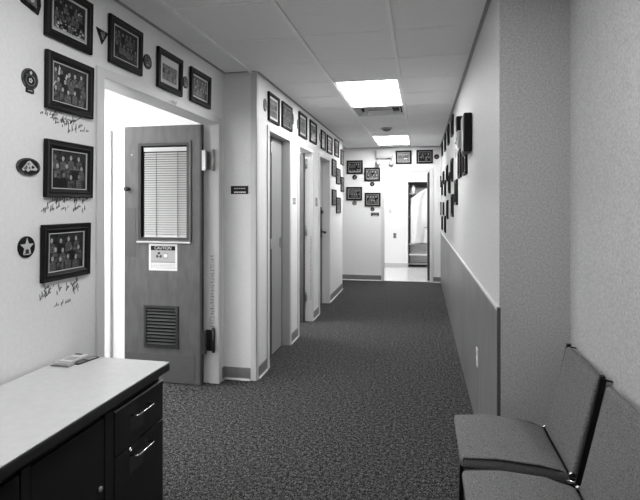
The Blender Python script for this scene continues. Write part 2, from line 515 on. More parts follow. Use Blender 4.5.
# hinges between leaf and jamb
for (va, vb, m) in ((150, 171, 'metal'), (328, 352, 'dark_metal')):
    za = on_y(208, vb, 3.84)[1]; zb = on_y(208, va, 3.84)[1]
    mb = MB()
    mb.box((dx1 + .016, YD + .002, za), (dx1 + .050, YD + .030, zb - .01), m, .002)
    mb.box((dx1 + .02, 3.840, za + .01), (-1.672, 3.850, zb - .015), m, .002)
    mb.tube([(-1.682, 3.834, za), (-1.682, 3.834, zb)], .0125, m, 10)
    mb.tube([(-1.682, 3.834, zb), (-1.682, 3.834, zb + .008)], .007, m, 8)
    mb.build('hinge', d1)

# caution sign on the door
x0, z1 = dp(149, 243.6); x1, z0 = dp(177.3, 271)
sg = thing('caution_sign', 'square white caution sign with black header taped to the open door', 'sign', ((x0 + x1) / 2, YD, (z0 + z1) / 2))
w, h = (x1 - x0) / 2, (z1 - z0) / 2
mb = MB(); mb.box((-w, -.0015, -h), (w, 0, h), 'paper'); mb.build('sheet', sg)
mb = MB()
mb.box((-w * .86, -.0022, h * .52), (w * .86, -.0015, h * .84), 'ph_black'); mb.build('header', sg)
mb = MB(); mb.box((-w * .86, -.002, -h * .42), (w * .86, -.0015, h * .52), 'paper_grey')
mb.box((-w * .86, -.0022, -h * .40), (w * .86, -.0015, -h * .33), 'grey')
for k in range(4):
    zz = -h * (.52 + .1 * k)
    xx = -w * .84
    while xx < w * .8:
        l = R.uniform(.02, .05) * w * 3
        mb.box((xx, -.002, zz - h * .025), (min(xx + l, w * .84), -.0015, zz + h * .025), 'ink_light'); xx += l + .008
mb.build('notice_panel', sg)
mb = MB()
for a in (90, 210, 330):                    # three-lobed hazard mark and a round mark beside it
    ca, sa = math.cos(math.radians(a)), math.sin(math.radians(a))
    mb.disc(-w * .28 + ca * .016, h * .14 + sa * .016, .013, .013, -.0024, 'ink', 12)
mb.disc(-w * .28, h * .14, .009, .009, -.0026, 'paper_grey', 10)
mb.disc(w * .18, h * .12, .027, .025, -.0023, 'grey', 16); mb.disc(w * .18, h * .12, .018, .016, -.0025, 'paper', 16)
mb.box((w * .16, -.0024, h * .28), (w * .21, -.0015, h * .38), 'grey')
mb.build('hazard_marks', sg)
def text(name, body, size, m, parent, loc, rot=(PI / 2, 0, 0), sx=1.0):
    cu = bpy.data.curves.new(name, 'FONT')
    cu.body = body; cu.size = size; cu.align_x = 'CENTER'; cu.align_y = 'CENTER'
    tmp = bpy.data.objects.new(name + '_curve', cu)
    C.objects.link(tmp)
    dg = bpy.context.evaluated_depsgraph_get()
    me = bpy.data.meshes.new_from_object(tmp.evaluated_get(dg))
    bpy.data.objects.remove(tmp)
    me.name = name
    me.materials.clear(); me.materials.append(M[m])
    o = bpy.data.objects.new(name, me)
    C.objects.link(o)
    o.parent = parent; o.location = loc; o.rotation_euler = rot; o.scale = (sx, 1, 1)
    return o
text('lettering', 'CAUTION', .034, 'paper', sg, (0, -.0026, h * .68))

# ------------------------------------------------------------------ closet doors
XD = -1.43
mb = MB(); mb.box((XD - .035, 4.65, .012), (XD, 4.985, DH - .004), 'closet', .003)
d2 = struct('door_2', mb)
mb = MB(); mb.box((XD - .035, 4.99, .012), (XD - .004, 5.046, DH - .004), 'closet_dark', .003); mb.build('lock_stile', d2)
mb = MB(); mb.box((XD - .035, 4.327, .012), (XD - .003, 4.646, DH - .004), 'door_dark'); mb.build('shade_strip', d2)  # dark strip standing in for the shaded gap beside the leaf
for v in (147, 244):
    y, z = 4.60, HC - (v - VH) * 4.79 / F
    mb = MB(); mb.box((XD, 4.60, z - .05), (XD + .004, 4.64, z + .05), 'metal', .001); mb.tube([(XD + .006, 4.60, z - .05), (XD + .006, 4.60, z + .05)], .007, 'ivory', 8); mb.build('hinge', d2)
z = HC - (239.5 - VH) * 5.5 / F
mb = MB(); mb.box((XD, 4.92, z - .05), (XD + .012, 4.95, z + .05), 'metal', .003); mb.build('pull', d2)

# ------------------------------------------------------------------ corridor door standing open (seen edge on)
mb = MB(); mb.box((-2.15, 6.05, .012), (-1.452, 6.092, DH - .02), 'door')
mb.box((-1.452, 6.049, .012), (-1.436, 6.092, DH - .02), 'door_dark')
d4 = struct('door_3', mb)
for v in (163.5, 231, 296.5):
    z = HC - (v - VH) * 6.25 / F
    mb = MB(); mb.box((-1.47, 6.10, z - .06), (-1.43, 6.147, z + .06), 'metal', .002); mb.tube([(-1.425, 6.12, z - .062), (-1.425, 6.12, z + .062)], .012, 'metal', 8); mb.build('hinge', d4)
# ------------------------------------------------------------------ third corridor door, closed in its frame
mb = MB(); mb.box((-1.505, 6.625, .012), (-1.462, 7.326, 1.16), 'door'); mb.box((-1.505, 6.625, 1.16), (-1.462, 6.74, 2.02), 'door'); mb.box((-1.505, 7.2, 1.16), (-1.462, 7.326, 1.45), 'door')
mb.box((-1.505, 6.625, 2.02), (-1.462, 7.326, DH - .014), 'frame_paint'); mb.box((-1.505, 7.2, 1.45), (-1.462, 7.326, 2.02), 'frame_paint')
d5 = struct('door_4', mb)
mb = MB(); mb.box((-1.495, 6.74, 1.16), (-1.475, 7.2, 2.02), 'blind'); mb.build('blind', d5)
mb = MB()
z = HC - (234 - VH) * 7.39 / F
mb.box((-1.462, 7.22, z - .06), (-1.452, 7.29, z + .08), 'dark_metal', .003)
mb.tube([(-1.455, 7.255, z + .03), (-1.40, 7.255, z + .03), (-1.385, 7.23, z + .03), (-1.385, 7.13, z + .02)], .011, 'dark_metal', 8)
mb.build('lever_handle', d5)
z = HC - (212 - VH) * 7.4 / F
mb = MB(); mb.lathe([(.03, 0), (.03, .012), (.018, .03)], 'dark_metal', (-1.462, 7.255, z), 'x', 12); mb.build('lock', d5)
# ------------------------------------------------------------------ end door standing open into the end room
mb = MB(); mb.box((.125, YE + .15, .012), (.165, YE + 1.0, 2.12), 'door_dark')
d6 = struct('door_5', mb)
mb = MB(); z = HC - (228 - VH) * 10.2 / F
mb.box((.116, YE + .88, z - .05), (.125, YE + .94, z + .05), 'metal', .002)
mb.tube([(.125, YE + .91, z), (.075, YE + .91, z), (.065, YE + .9, z), (.065, YE + .80, z)], .011, 'metal', 8); mb.build('lever_handle', d6)

# ------------------------------------------------------------------ framed photographs
def photo(mb, w, h, y, seed, style):
    """flat print: rows of people, each a head over shoulders, on a dark or grey ground"""
    r = random.Random(seed)
    bg = {'dark': 'ph_dark', 'mid': 'ph_mid', 'grey': 'ph_grey'}[style.get('bg', 'dark')]
    mb.quad([(-w / 2, y, -h / 2), (w / 2, y, -h / 2), (w / 2, y, h / 2), (-w / 2, y, h / 2)], bg)
    rows, cols = style.get('grid', (3, 4))
    hs = style.get('head', .11) * h
    face, body = style.get('face', 'ph_face'), style.get('body', 'ph_uniform')
    yy = y
    if style.get('flag'):
        yy -= .0002
        for (fx, fz, fw, fh) in style['flag']:
            mb.quad([((fx - fw) * w, yy, (fz - fh) * h), ((fx + fw * .4) * w, yy, (fz - fh * .8) * h), ((fx + fw) * w, yy, (fz + fh * .6) * h), ((fx + fw * .1) * w, yy, (fz + fh) * h)], 'ph_white')
    for i in range(rows):
        z = h * (.36 - (.74 if rows > 1 else 0) * i / max(rows, 1)) - hs * .4
        yy -= .0002
        for j in range(cols):
            x = w * ((j + .5 + (.25 if i % 2 else -.1)) / (cols + .3) - .5) + r.uniform(-.02, .02) * w
            zz = z + r.uniform(-.03, .03) * h
            if abs(x) > w * .46: continue
            b = hs * r.uniform(1.0, 1.25)
            zlo = max(zz - hs * 3.1, -h * .49)
            xl, xr = max(x - b, -w * .49), min(x + b, w * .49)
            mb.quad([(xl, yy, zlo), (xr, yy, zlo), (xr, yy, zz - hs * 1.1), (x + hs * .3, yy, zz - hs * .7), (x - hs * .3, yy, zz - hs * .7), (xl, yy, zz - hs * 1.1)],
                    r.choice([body, body, 'ph_mid', 'ph_black']))
            if style.get('hair', True): mb.disc(x, zz + hs * .12, hs * .62, hs * .75, yy - .00005, 'ph_black', 10)
            mb.disc(x, zz - hs * .05, hs * .46, hs * .62, yy - .0001, r.choice([face, face, 'ph_grey']), 10)
    if style.get('band'):
        yy -= .0002
        for k in range(26):
            x = (r.random() - .5) * w * .9; s = r.uniform(.004, .011)
            z = -h * .5 + h * r.uniform(.05, .27)
            mb.quad([(x - s, yy, z - s * .5), (x + s, yy, z - s * .5), (x + s * .7, yy, z + s * .5), (x - s * .6, yy, z + s * .6)], r.choice(['ph_face', 'ph_grey', 'ph_white']))
        mb.quad([(-w * .49, yy, -h * .49), (w * .49, yy, -h * .49), (w * .49, yy, -h * .43), (-w * .49, yy, -h * .43)], 'ph_face')

def picture(label, loc, rz, w, h, seed, style, group, name='picture_frame', tilt=.0, fw=.036, dp_=.022, rows=None):
    off = .5 * h * math.sin(tilt)
    n = Vector((0, -1, 0)); n.rotate(Matrix.Rotation(rz, 3, 'Z'))
    t = thing(name, label, 'picture', Vector(loc) + n * (off + .001), (tilt, 0, rz), group)
    mb = MB()
    W, H = w / 2, h / 2
    loops = [(0, 0), (0, dp_ * .8), (.004, dp_), (fw * .45, dp_ * .86), (fw * .62, dp_ * .95), (fw, dp_ * .55), (fw, .004)]
    pts = []
    for ins, d in loops:
        pts += [(-W + ins, -d, -H + ins), (W - ins, -d, -H + ins), (W - ins, -d, H - ins), (-W + ins, -d, H - ins)]
    fs = []
    for k in range(len(loops) - 1):
        for j in range(4):
            fs.append((4 * k + j, 4 * k + (j + 1) % 4, 4 * k + 4 + (j + 1) % 4, 4 * k + 4 + j))
    fs.append((3, 2, 1, 0))
    mb.faces(pts, fs, 'picture_frame')
    mb.build('moulding', t)
    mw = style.get('mount', 0.0)
    iw, ih = w - 2 * fw, h - 2 * fw
    mb = MB()
    lw = style.get('line', .004)
    if mw:
        mb.quad([(-iw / 2, -.0045, -ih / 2), (iw / 2, -.0045, -ih / 2), (iw / 2, -.0045, ih / 2), (-iw / 2, -.0045, ih / 2)], 'mount')
        mb.build('mount', t)
    else:
        ring(mb, -iw / 2, iw / 2, -ih / 2, ih / 2, lw, -.011, -.004, 'fillet')
        mb.build('fillet', t)
        mw = lw
    mb = MB()
    top = style.get('top', 0.0)
    photo(mb, iw - 2 * mw, ih - 2 * mw - top, -.0055, seed, style)
    o = mb.build('photograph', t)
    o.location = (0, 0, -top / 2)
    return t

def place_px(X, L, Rr):
    """frame on plane x = X from its left edge (u, v top, v bottom) and right edge"""
    (ua, a0, a1), (ub, b0, b1) = L, Rr
    ya, za1 = on_x(ua, a0, X); _, za0 = on_x(ua, a1, X)
    yb, zb1 = on_x(ub, b0, X); _, zb0 = on_x(ub, b1, X)
    return (ya + yb) / 2, abs(yb - ya), (za0 + zb0) / 2, (za1 + zb1) / 2

G1 = 'framed group photographs around the left doorway'
XP = XL + .012
left = [
    ((45.5, -24, 36.5), (91.7, 4.5, 53.3), 'black framed dark crowd photograph, topmost in the column left of the doorway', dict(grid=(3, 6), bg='dark', head=.08, band=True, flag=[(.28, .22, .13, .07)], line=.008, face='ph_grey'), 11),
    ((46.0, 50, 109), (92.5, 67, 118), 'black framed group photograph with white flags, second in the column left of the doorway', dict(grid=(3, 5), bg='dark', head=.10, flag=[(-.33, .27, .05, .2), (-.12, .17, .07, .13), (-.43, -.02, .06, .10)]), 12),
    ((45.0, 139, 199.5), (91.8, 146, 196), 'black framed photograph of people in three rows, third in the column left of the doorway', dict(grid=(3, 4), bg='dark', head=.105, hair=False), 13),
    ((41.7, 225, 282.5), (89.2, 222.5, 274.5), 'black framed photograph of nine people in rows, lowest in the column above the desk', dict(grid=(3, 4), bg='dark', head=.11, hair=False), 14),
    ((109.2, 14.2, 62), (141.7, 32, 76), 'black framed dark photograph, nearest of the three above the left doorway', dict(grid=(2, 6), bg='dark', head=.10, line=.005, face='ph_grey', hair=False), 15),
    ((157.5, 47.5, 87.5), (181.8, 59, 96), 'black framed grey photograph on wide pale mount, middle of three above the left doorway', dict(grid=(2, 5), bg='grey', head=.13, mount=.026, top=.02, body='ph_grey', face='ph_mid'), 16),
    ((190.5, 66, 101), (210.2, 78, 109), 'black framed grey photograph with pale border, farthest of three above the left doorway', dict(grid=(2, 5), bg='mid', head=.12, mount=.012, body='ph_grey'), 17)]
for L, Rr, lab, st, sd in left:
    yc, w, z0, z1 = place_px(XP, L, Rr)
    picture(lab, (XL, yc, (z0 + z1) / 2), RL, w, z1 - z0, sd, st, G1, tilt=.02, fw=.04, dp_=.02)

G2 = 'framed photographs along the left corridor wall'
XQ = XC + .012
pos = ['first', 'second', 'third', 'fourth', 'fifth', 'sixth', 'seventh', 'eighth']
cor = [((268.7, 91.7, 121), (279.3, 98.2, 125.5)), ((282.3, 101, 127.7), (292, 107.5, 131.2)), ((299.2, 112, 136.7), (306.7, 115.7, 138.7)),
       ((310.2, 120.2, 142), (316.5, 123.2, 144.5)), ((321.3, 130, 148.7), (325.6, 132.2, 150.2)), ((327.4, 135, 153), (332.2, 137.5, 154.5)),
       ((334.8, 139, 156.2), (338.8, 141, 157.2)), ((340.9, 149.5, 164.8), (343.6, 150.6, 165.3))]
for k, (L, Rr) in enumerate(cor):
    yc, w, z0, z1 = place_px(XQ, L, Rr)
    st = dict(grid=(2, 4), bg='grey' if k in (0, 2) else 'mid', head=.12, body='ph_uniform')
    if k in (0, 2, 3, 5, 6): st['mount'] = .022
    picture('black framed photograph, %s from near corner in top row of left corridor wall' % pos[k], (XC, yc, (z0 + z1) / 2), RL, w, z1 - z0, 30 + k, st, G2, fw=.028, dp_=.02)
low = [((332.2, 159, 176.2), (336.2, 160, 176.6), 'small black framed photograph, upper left of the cluster past the third corridor door'),
       ((336.5, 168, 184), (340.3, 169, 184.4), 'small black framed photograph, upper middle of the cluster past the third corridor door'),
       ((341.0, 176.7, 191.8), (343.8, 177.4, 192), 'small black framed photograph, rightmost of the cluster past the third corridor door'),
       ((332.2, 189.3, 205.5), (336.2, 189.8, 205.5), 'small black framed photograph, lower left of the cluster past the third corridor door'),
       ((336.5, 197.2, 213.2), (340.4, 197.6, 213), 'small black framed photograph, lowest of the cluster past the third corridor door')]
for k, (L, Rr, lab) in enumerate(low):
    yc, w, z0, z1 = place_px(XQ, L, Rr)
    picture(lab, (XC, yc, (z0 + z1) / 2), RL, w, z1 - z0, 50 + k, dict(grid=(2, 3), bg='mid', head=.13), G2, fw=.032, dp_=.02)

G3 = 'framed photographs on the end wall'
endp = [((346.8, 160.5), (362.8, 174), 'black framed photograph on the end wall, upper left of the four left of the door', dict(grid=(1, 5), bg='dark', head=.12, band=True)),
        ((364.3, 167.7), (380.2, 181), 'black framed photograph on the end wall, upper right of the four left of the door', dict(grid=(2, 4), bg='mid', head=.15, band=True)),
        ((346.3, 187), (362.1, 200.4), 'black framed photograph on the end wall, lower left of the four left of the door', dict(grid=(2, 5), bg='mid', head=.10)),
        ((364.7, 192.8), (380.6, 206.4), 'black framed photograph on the end wall, lower right of the four left of the door', dict(grid=(2, 4), bg='mid', head=.14)),
        ((395.6, 150.6), (411.6, 164), 'black framed pale photograph above the end door, beside the emergency light', dict(grid=(1, 4), bg='grey', head=.13, flag=[(-.2, .1, .2, .12), (.2, -.05, .2, .15)])),
        ((416.4, 150), (433, 163.4), 'black framed dark photograph above the right side of the end door', dict(grid=(2, 4), bg='dark', head=.12, flag=[(-.3, -.2, .05, .15)]))]
for k, (a, b, lab, st) in enumerate(endp):
    x0, z1 = on_y(a[0], a[1], YE - .01); x1, z0 = on_y(b[0], b[1], YE - .01)
    picture(lab, ((x0 + x1) / 2, YE, (z0 + z1) / 2), RE, x1 - x0, z1 - z0, 70 + k, st, G3, fw=.036, dp_=.02)

G4 = 'framed photographs along the right corridor wall'
right = [('top row', [(452.4, 114, 134), (448.4, 124, 143), (445, 131, 150), (442.2, 140, 155)]),
         ('second row', [(465.5, 150.5, 173.5), (460, 147.5, 177), (452, 158, 181), (447, 165, 181), (443.4, 171, 184), (440.4, 176, 187)]),
         ('third row', [(456.4, 179, 205), (449.4, 172, 193), (445, 180, 196), (442, 180, 195)]),
         ('fourth row', [(452.4, 194, 217), (447.3, 200, 219), (443.4, 202, 215.5), (440.6, 202, 215)]),
         ('bottom row', [(445, 216, 233), (442, 216, 230)])]
for rn, lst in right:
    for k, (u, va, vb) in enumerate(lst):
        X = XR - .018
        y, z1 = on_x(u, va, X); _, z0 = on_x(u, vb, X)
        z1 = min(z1, ZC - .03)
        picture('black frame on the right wall, %s from near end in the %s' % (pos[k], rn), (XR, y + .15, (z0 + z1) / 2), RR, .30, z1 - z0, 90 + k,
                dict(grid=(2, 4), bg='mid', head=.12, mount=.012), G4, fw=.03, dp_=.021)

# ------------------------------------------------------------------ round badges and plaques
def badge(label, loc, rz, rx, rz_, mats, extra=None, name='wall_badge', group='emblem badges on the walls', thick=.006):
    t = thing(name, label, 'badge', loc, (0, 0, rz), group)
    n = 28
    e = lambda s, y: [(s * rx * math.cos(2 * PI * k / n), y, s * rz_ * math.sin(2 * PI * k / n)) for k in range(n)]
    mb = MB(); mb.prism(e(1, 0), (0, -thick, 0), mats[0]); mb.build('plaque', t)
    mb = MB(); mb.prism(e(.84, -thick), (0, -.0008, 0), mats[1]); mb.build('field', t)
    if extra:
        mb = MB(); extra(mb, rx, rz_, -thick - .0012); mb.build('emblem', t)
    return t
def px_badge(u, v, du, dv, X):
    y, z = on_x(u, v, X); y2, _ = on_x(u + du, v, X); y1, _ = on_x(u - du, v, X); _, z2 = on_x(u, v - dv, X)
    return (X, y, z), (y2 - y1) / 2, z2 - z
def star(mb, a, b, y):
    pts = []
    for k in range(10):
        rr = 1.0 if k % 2 == 0 else .42
        an = PI / 2 + k * PI / 5
        pts.append((a * .86 * rr * math.cos(an), y, b * .88 * rr * math.sin(an)))
    c = (0, y, 0)
    for k in range(10):
        mb.quad([c, pts[k], pts[(k + 1) % 10]], 'ph_white')
    mb.disc(0, -.36 * b, a * .24, b * .17, y - .0004, 'ph_mid')
    mb.quad([(-a * .4, y - .0003, -.72 * b), (a * .4, y - .0003, -.72 * b), (a * .3, y - .0003, -.62 * b), (-a * .3, y - .0003, -.62 * b)], 'ph_white')
def dog(mb, a, b, y):
    P = lambda l, yy=y: [(x * a, yy, z * b) for x, z in l]
    mb.quad(P([(-.62, -.3), (-.1, .62), (.1, .7), (.72, -.14), (.62, -.36), (.1, -.34), (-.1, -.55), (-.3, -.35), (-.5, -.5)]), 'ph_white')
    mb.quad(P([(-.46, -.2), (-.2, .24), (-.12, -.1), (-.32, -.42)], y - .0004), 'ph_grey')
    mb.quad(P([(.16, -.1), (.3, .22), (.48, .0), (.32, -.18)], y - .0004), 'ph_black')
    mb.quad(P([(-.2, .3), (.0, .52), (.02, .2)], y - .0004), 'ph_grey')
    mb.quad(P([(-.06, -.12), (.06, .1), (.1, -.3)], y - .0004), 'ph_mid')
def crest(mb, a, b, y):
    mb.disc(0, -.15 * b, a * .62, b * .55, y, 'ph_grey', 20); mb.disc(0, -.15 * b, a * .50, b * .43, y - .0003, 'ph_black', 20)
    mb.disc(.05 * a, .58 * b, a * .16, b * .17, y, 'ph_white')
    for k in range(5):
        an = k * 2 * PI / 5
        mb.disc(a * .16 * math.cos(an), b * (-.15 + .16 * math.sin(an)), a * .10, b * .10, y - .0006, 'ph_white', 8)
    mb.quad([(-.7 * a, y, .25 * b), (.5 * a, y, .25 * b), (.4 * a, y, .38 * b), (-.5 * a, y, .44 * b)], 'ph_mid')
def plain(mb, a, b, y):
    mb.disc(0, .1 * b, a * .4, b * .35, y, 'ph_grey', 12); mb.disc(0, .1 * b, a * .22, b * .2, y - .0003, 'ph_dark', 12)
    mb.quad([(-.4 * a, y, -.52 * b), (.4 * a, y, -.52 * b), (.34 * a, y, -.36 * b), (-.34 * a, y, -.36 * b)], 'ph_face')
l, rx, rz_ = px_badge(25.7, 247, 8.3, 10.8, XL)
badge('black oval badge with white star on the left wall above the desk', l, RL, rx, rz_, ('ph_black', 'ph_black'), star)
l, rx, rz_ = px_badge(27.8, 167, 11.8, 9.0, XL)
b = badge('black oval badge with pale dog head left of the third picture', l, RL, rx, rz_, ('ph_mid', 'ph_black'), dog)
b.rotation_euler = (0, 0, RL)
l, rx, rz_ = px_badge(29.2, 79, 8.0, 10.5, XL)
b = badge('dark oval crest badge with hanging tab left of the second picture', l, RL, rx, rz_, ('ph_mid', 'ph_dark'), crest)
mb = MB(); mb.box((-rx * .45, -.005, -rz_ * 1.32), (rx * .5, 0, -rz_ * .92), 'ph_black'); mb.box((-rx * .3, -.006, -rz_ * 1.16), (rx * .32, -.005, -rz_ * 1.08), 'ph_face'); mb.build('tab', b)
# square plaque cut by the top of the frame
(px, y, z) = px_badge(29.5, -6, 8, 12, XL)[0]
t = thing('wall_plaque', 'small dark plaque with pale centre, highest on the left wall at the picture edge', 'badge', (XL, y, z), (0, 0, RL), 'emblem badges on the walls')
mb = MB(); mb.prism([(-.05, 0, -.052), (.045, 0, -.075), (.06, 0, -.03), (.05, 0, .08), (-.05, 0, .08), (-.062, 0, -.02)], (0, -.006, 0), 'ph_dark'); mb.build('plaque', t)
mb = MB(); mb.prism([(-.034, -.006, -.035), (.034, -.006, -.05), (.036, -.006, .05), (-.034, -.006, .05)], (0, -.001, 0), 'ph_grey')
mb.disc(.008, -.02, .012, .014, -.0075, 'ph_white'); mb.build('field', t)
# pennant
pa, pb, pc = on_x(95.7, 26.5, XL), on_x(107.8, 33.8, XL), on_x(101.5, 44.5, XL)
cy0, cz0 = (pa[0] + pb[0] + pc[0]) / 3, (pa[1] + pb[1] + pc[1]) / 3
t = thing('pennant', 'small dark triangular pennant between two pictures on the left wall', 'pennant', (XL, cy0, cz0), (0, 0, RL))
P = [(p[0] - cy0, 0, p[1] - cz0) for p in (pa, pb, pc)]
mb = MB(); mb.prism(P, (0, -.004, 0), 'ph_dark'); mb.build('cloth', t)
mb = MB()
q = lambda s, tt: (P[0][0] * (1 - s - tt) + P[1][0] * s + P[2][0] * tt, P[0][2] * (1 - s - tt) + P[1][2] * s + P[2][2] * tt)
mb.ribbon([q(.28, .2), q(.25, .55)], .006, 'ph_face', -.0046); mb.ribbon([q(.45, .12), q(.36, .38), q(.25, .62)], .006, 'ph_face', -.0046); mb.ribbon([q(.6, .08), q(.46, .36)], .005, 'ph_face', -.0046)
mb.build('stripes', t)
for (u, v, du, dv, lab) in ((147, 61.8, 4.0, 7.4, 'dark oval badge between the nearest two pictures above the left doorway'), (185, 82.5, 2.4, 6.0, 'thin dark oval badge between the farther two pictures above the left doorway')):
    l, rx, rz_ = px_badge(u, v, du, dv, XL)
    badge(lab, l, RL, rx, rz_, ('ph_dark', 'ph_mid'), plain)
for (u, v, du, dv, m, lab) in ((264.8, 105, 1.5, 6.5, 'ph_grey', 'grey oval badge at the near corner of the left corridor wall'), (292.3, 119, 1.2, 5.5, 'ph_mid', 'dark oval badge right of the second corridor picture'),
                            (297.8, 124.2, .9, 5.0, 'ph_grey', 'oval badge left of the third corridor picture'), (320.3, 137.5, 1.0, 4.5, 'ph_dark', 'dark oval badge left of the fifth corridor picture')):
    l, rx, rz_ = px_badge(u, v, du, dv, XC)
    badge(lab, l, RL, rx, rz_, (m, 'ph_mid'), plain)
for (u, v, r, m, lab) in ((354.7, 177.2, 2.4, 'ph_black', 'round dark badge under the upper left picture on the end wall'), (372.2, 184, 2.3, 'ph_dark', 'round dark badge under the upper right picture on the end wall'),
                       (354.5, 203, 2.4, 'ph_grey', 'round grey badge under the lower left picture on the end wall'), (372.5, 209.2, 2.1, 'ph_dark', 'round dark badge under the lower right picture on the end wall'),
                       (436.6, 156.7, 2.6, 'ph_black', 'round dark badge at the far right of the end wall')):
    x, z = on_y(u, v, YE); x2, _ = on_y(u + r, v, YE)
    badge(lab, (x, YE, z), RE, x2 - x, x2 - x, (m, m), plain)
y, z = on_x(456.2, 153, XR); 
badge('small pale oval badge between frames on the right wall', (XR, y, z), RR, .05, .055, ('ph_grey', 'ph_mid'), plain)

# ------------------------------------------------------------------ handwriting
def scribble(mb, x0, z0, length, hgt, r, w=.0014, slant=.35, m='ink', dens=1.0):
    """one signature: loops and tall strokes running along +x"""
    x = x0
    pts = [(x, z0)]
    while x < x0 + length:
        st = r.uniform(.006, .012) / dens
        k = r.random()
        up = hgt * (r.uniform(.75, 1.1) if k < .3 else r.uniform(.2, .5))
        dn = -hgt * r.uniform(.2, .6) if k > .86 else r.uniform(0, .12) * hgt
        pts.append((x + st * .5 + up * slant, z0 + up)); pts.append((x + st * .35 + up * slant * .2, z0 + dn))
        pts.append((x + st + .3 * up * slant, z0 + hgt * r.uniform(.05, .3)))
        x += st
        if r.random() < .16:
            mb.ribbon(pts, w, m, -.0006); x += .012; pts = [(x, z0)]
    if len(pts) > 1: mb.ribbon(pts, w, m, -.0006)
def ink_depth(o):
    md = o.modifiers.new('ink', 'SOLIDIFY'); md.thickness = .0014; md.offset = 0
def sig_group(label, X, rz, anchor, lines, seed):
    (u, v) = anchor
    y, z = on_x(u, v, X)
    t = thing('handwriting', label, 'handwriting', (X, y, z), (0, 0, rz), 'handwritten notes under the pictures')
    r = random.Random(seed)
    for (du, dv, ln, hg, rot) in lines:
        yy, zz = on_x(u + du, v + dv, X)
        mb = MB()
        scribble(mb, 0, 0, ln * 1.15, hg * 1.25, r)
        o = mb.build('signature', t, (yy - y, 0, zz - z), (0, -rot, 0))
        ink_depth(o)
sig_group('black handwritten signatures on the wall under the second picture of the column', XL, RL, (40, 114),
          [(0, 0, .09, .022, .1), (10, 4, .10, .02, .0), (23, 5.5, .07, .016, .0), (15, 10, .05, .022, .3), (22, 13, .07, .026, .4), (30, 10, .10, .022, .45), (28, 19.5, .10, .026, .45), (40, 17.5, .05, .018, .1)], 5)
sig_group('black handwritten signatures on the wall under the third picture of the column', XL, RL, (41, 207),
          [(6, -3, .05, .024, .25), (14, -4, .05, .026, .3), (22, -4.5, .05, .024, .3), (33, -4, .04, .028, .4), (41, -4, .04, .026, .4), (0, 5, .04, .022, .3), (9, 5, .05, .026, .35), (20, 3.5, .04, .02, .3), (32, 5, .05, .028, .4), (41, 4.5, .03, .022, .4)], 6)
sig_group('black handwritten signatures on the wall under the lowest picture', XL, RL, (40, 300),
          [(4, -8, .03, .024, .6), (9, -9, .03, .022, .5), (0, 1, .03, .024, .6), (5, -2, .03, .02, .5), (17, -5, .03, .03, .7), (26, -9, .035, .03, .6), (33, -8, .035, .03, .6), (32, -13, .04, .026, .5)], 8)
sig_group('faint handwritten number below the signatures under the lowest picture', XL, RL, (54, 307), [(0, 0, .05, .014, .1), (11, -3.5, .04, .012, .1)], 9)
# faint number pencilled on the header and lettering run down the jambs
r = random.Random(3)
y, z = on_x(173.5, 101.5, XL + .013)
mb = MB(); scribble(mb, -.06, -.012, .10, .022, r, .003, .2, 'ink_light'); o = mb.build('pencilled_number', None, (XL + .0115, y, z), (0, 0, RL)); ink_depth(o)
tag(o, 'faint grey number written on the header of the left doorway', 'handwriting')
def jamb_writing(label, x, Y, z0, z1, hw, seed, w):
    r = random.Random(seed)
    mb = MB(); z = z0
    while z < z1:
        for k in range(2):
            mb.ribbon([(r.uniform(-hw, hw), z + r.uniform(0, .014)), (r.uniform(-hw, hw), z + r.uniform(.004, .018)), (r.uniform(-hw, hw), z + r.uniform(.006, .02))], w, 'ink_light', -.0008)
        z += .024
    o = mb.build('jamb_writing', None, (x, Y, 0), (0, 0, 0))
    return tag(o, label, 'handwriting')
za = on_y(212, 350, 3.85)[1]; zb = on_y(213, 256, 3.85)[1]
jamb_writing('grey lettering running down the jamb of the open veneer door', on_y(212.3, 300, 3.85)[0], 3.8495, za, zb, .022, 4, .005)
za = on_y(311, 300, 6.15)[1]; zb = on_y(311, 236, 6.15)[1]
jamb_writing('grey lettering down the jamb of the second corridor doorway', on_y(311, 260, 6.15)[0], 6.1495, za, zb, .012, 9, .006)

# ------------------------------------------------------------------ placards, plates, switches
def placard(label, u0, v0, u1, v1, Y):
    x0, z1 = on_y(u0, v0, Y); x1, z0 = on_y(u1, v1, Y)
    t = thing('room_sign', label, 'sign', ((x0 + x1) / 2, Y, (z0 + z1) / 2))
    w, h = (x1 - x0) / 2, (z1 - z0) / 2
    mb = MB(); mb.box((-w, -.005, -h), (w, 0, h), 'ph_black', .0015); mb.build('plate', t)
    mb = MB(); r = random.Random(int(u0))
    for zz, hh, m in ((.36, .13, 'ink_light'), (-.56, .18, 'paper')):
        mb = MB(); x = -w * .62
        while x < w * .60:
            l = r.uniform(.008, .018)
            mb.box((x, -.0058, h * (zz - hh)), (x + l, -.005, h * (zz + hh)), m); x += l + .004
        mb.build('lettering', t)
placard('small black room sign with pale lettering on the grey return wall', 231, 186, 248.3, 194, YF)
placard('small black sign with pale lettering low on the end wall beside the door', 371, 212.6, 379, 216.2, YE)
def plate(label, loc, rz, w, h, m, marks, cat='switch', name='wall_plate', border=None):
    t = thing(name, label, cat, loc, (0, 0, rz))
    mb = MB()
    if border: mb.box((-w / 2 - .008, -.003, -h / 2 - .008), (w / 2 + .008, 0, h / 2 + .008), border)
    mb.box((-w / 2, -.006, -h / 2), (w / 2, 0, h / 2), m, .002); mb.build('cover', t)
    for (a, b, c, d, mm, dd) in marks:
        mb = MB(); mb.box((a, -.006 - dd, b), (c, -.005, d), mm, .0008); mb.build('insert', t)
    return t
y, z = on_x(294.2, 201.2, XC)
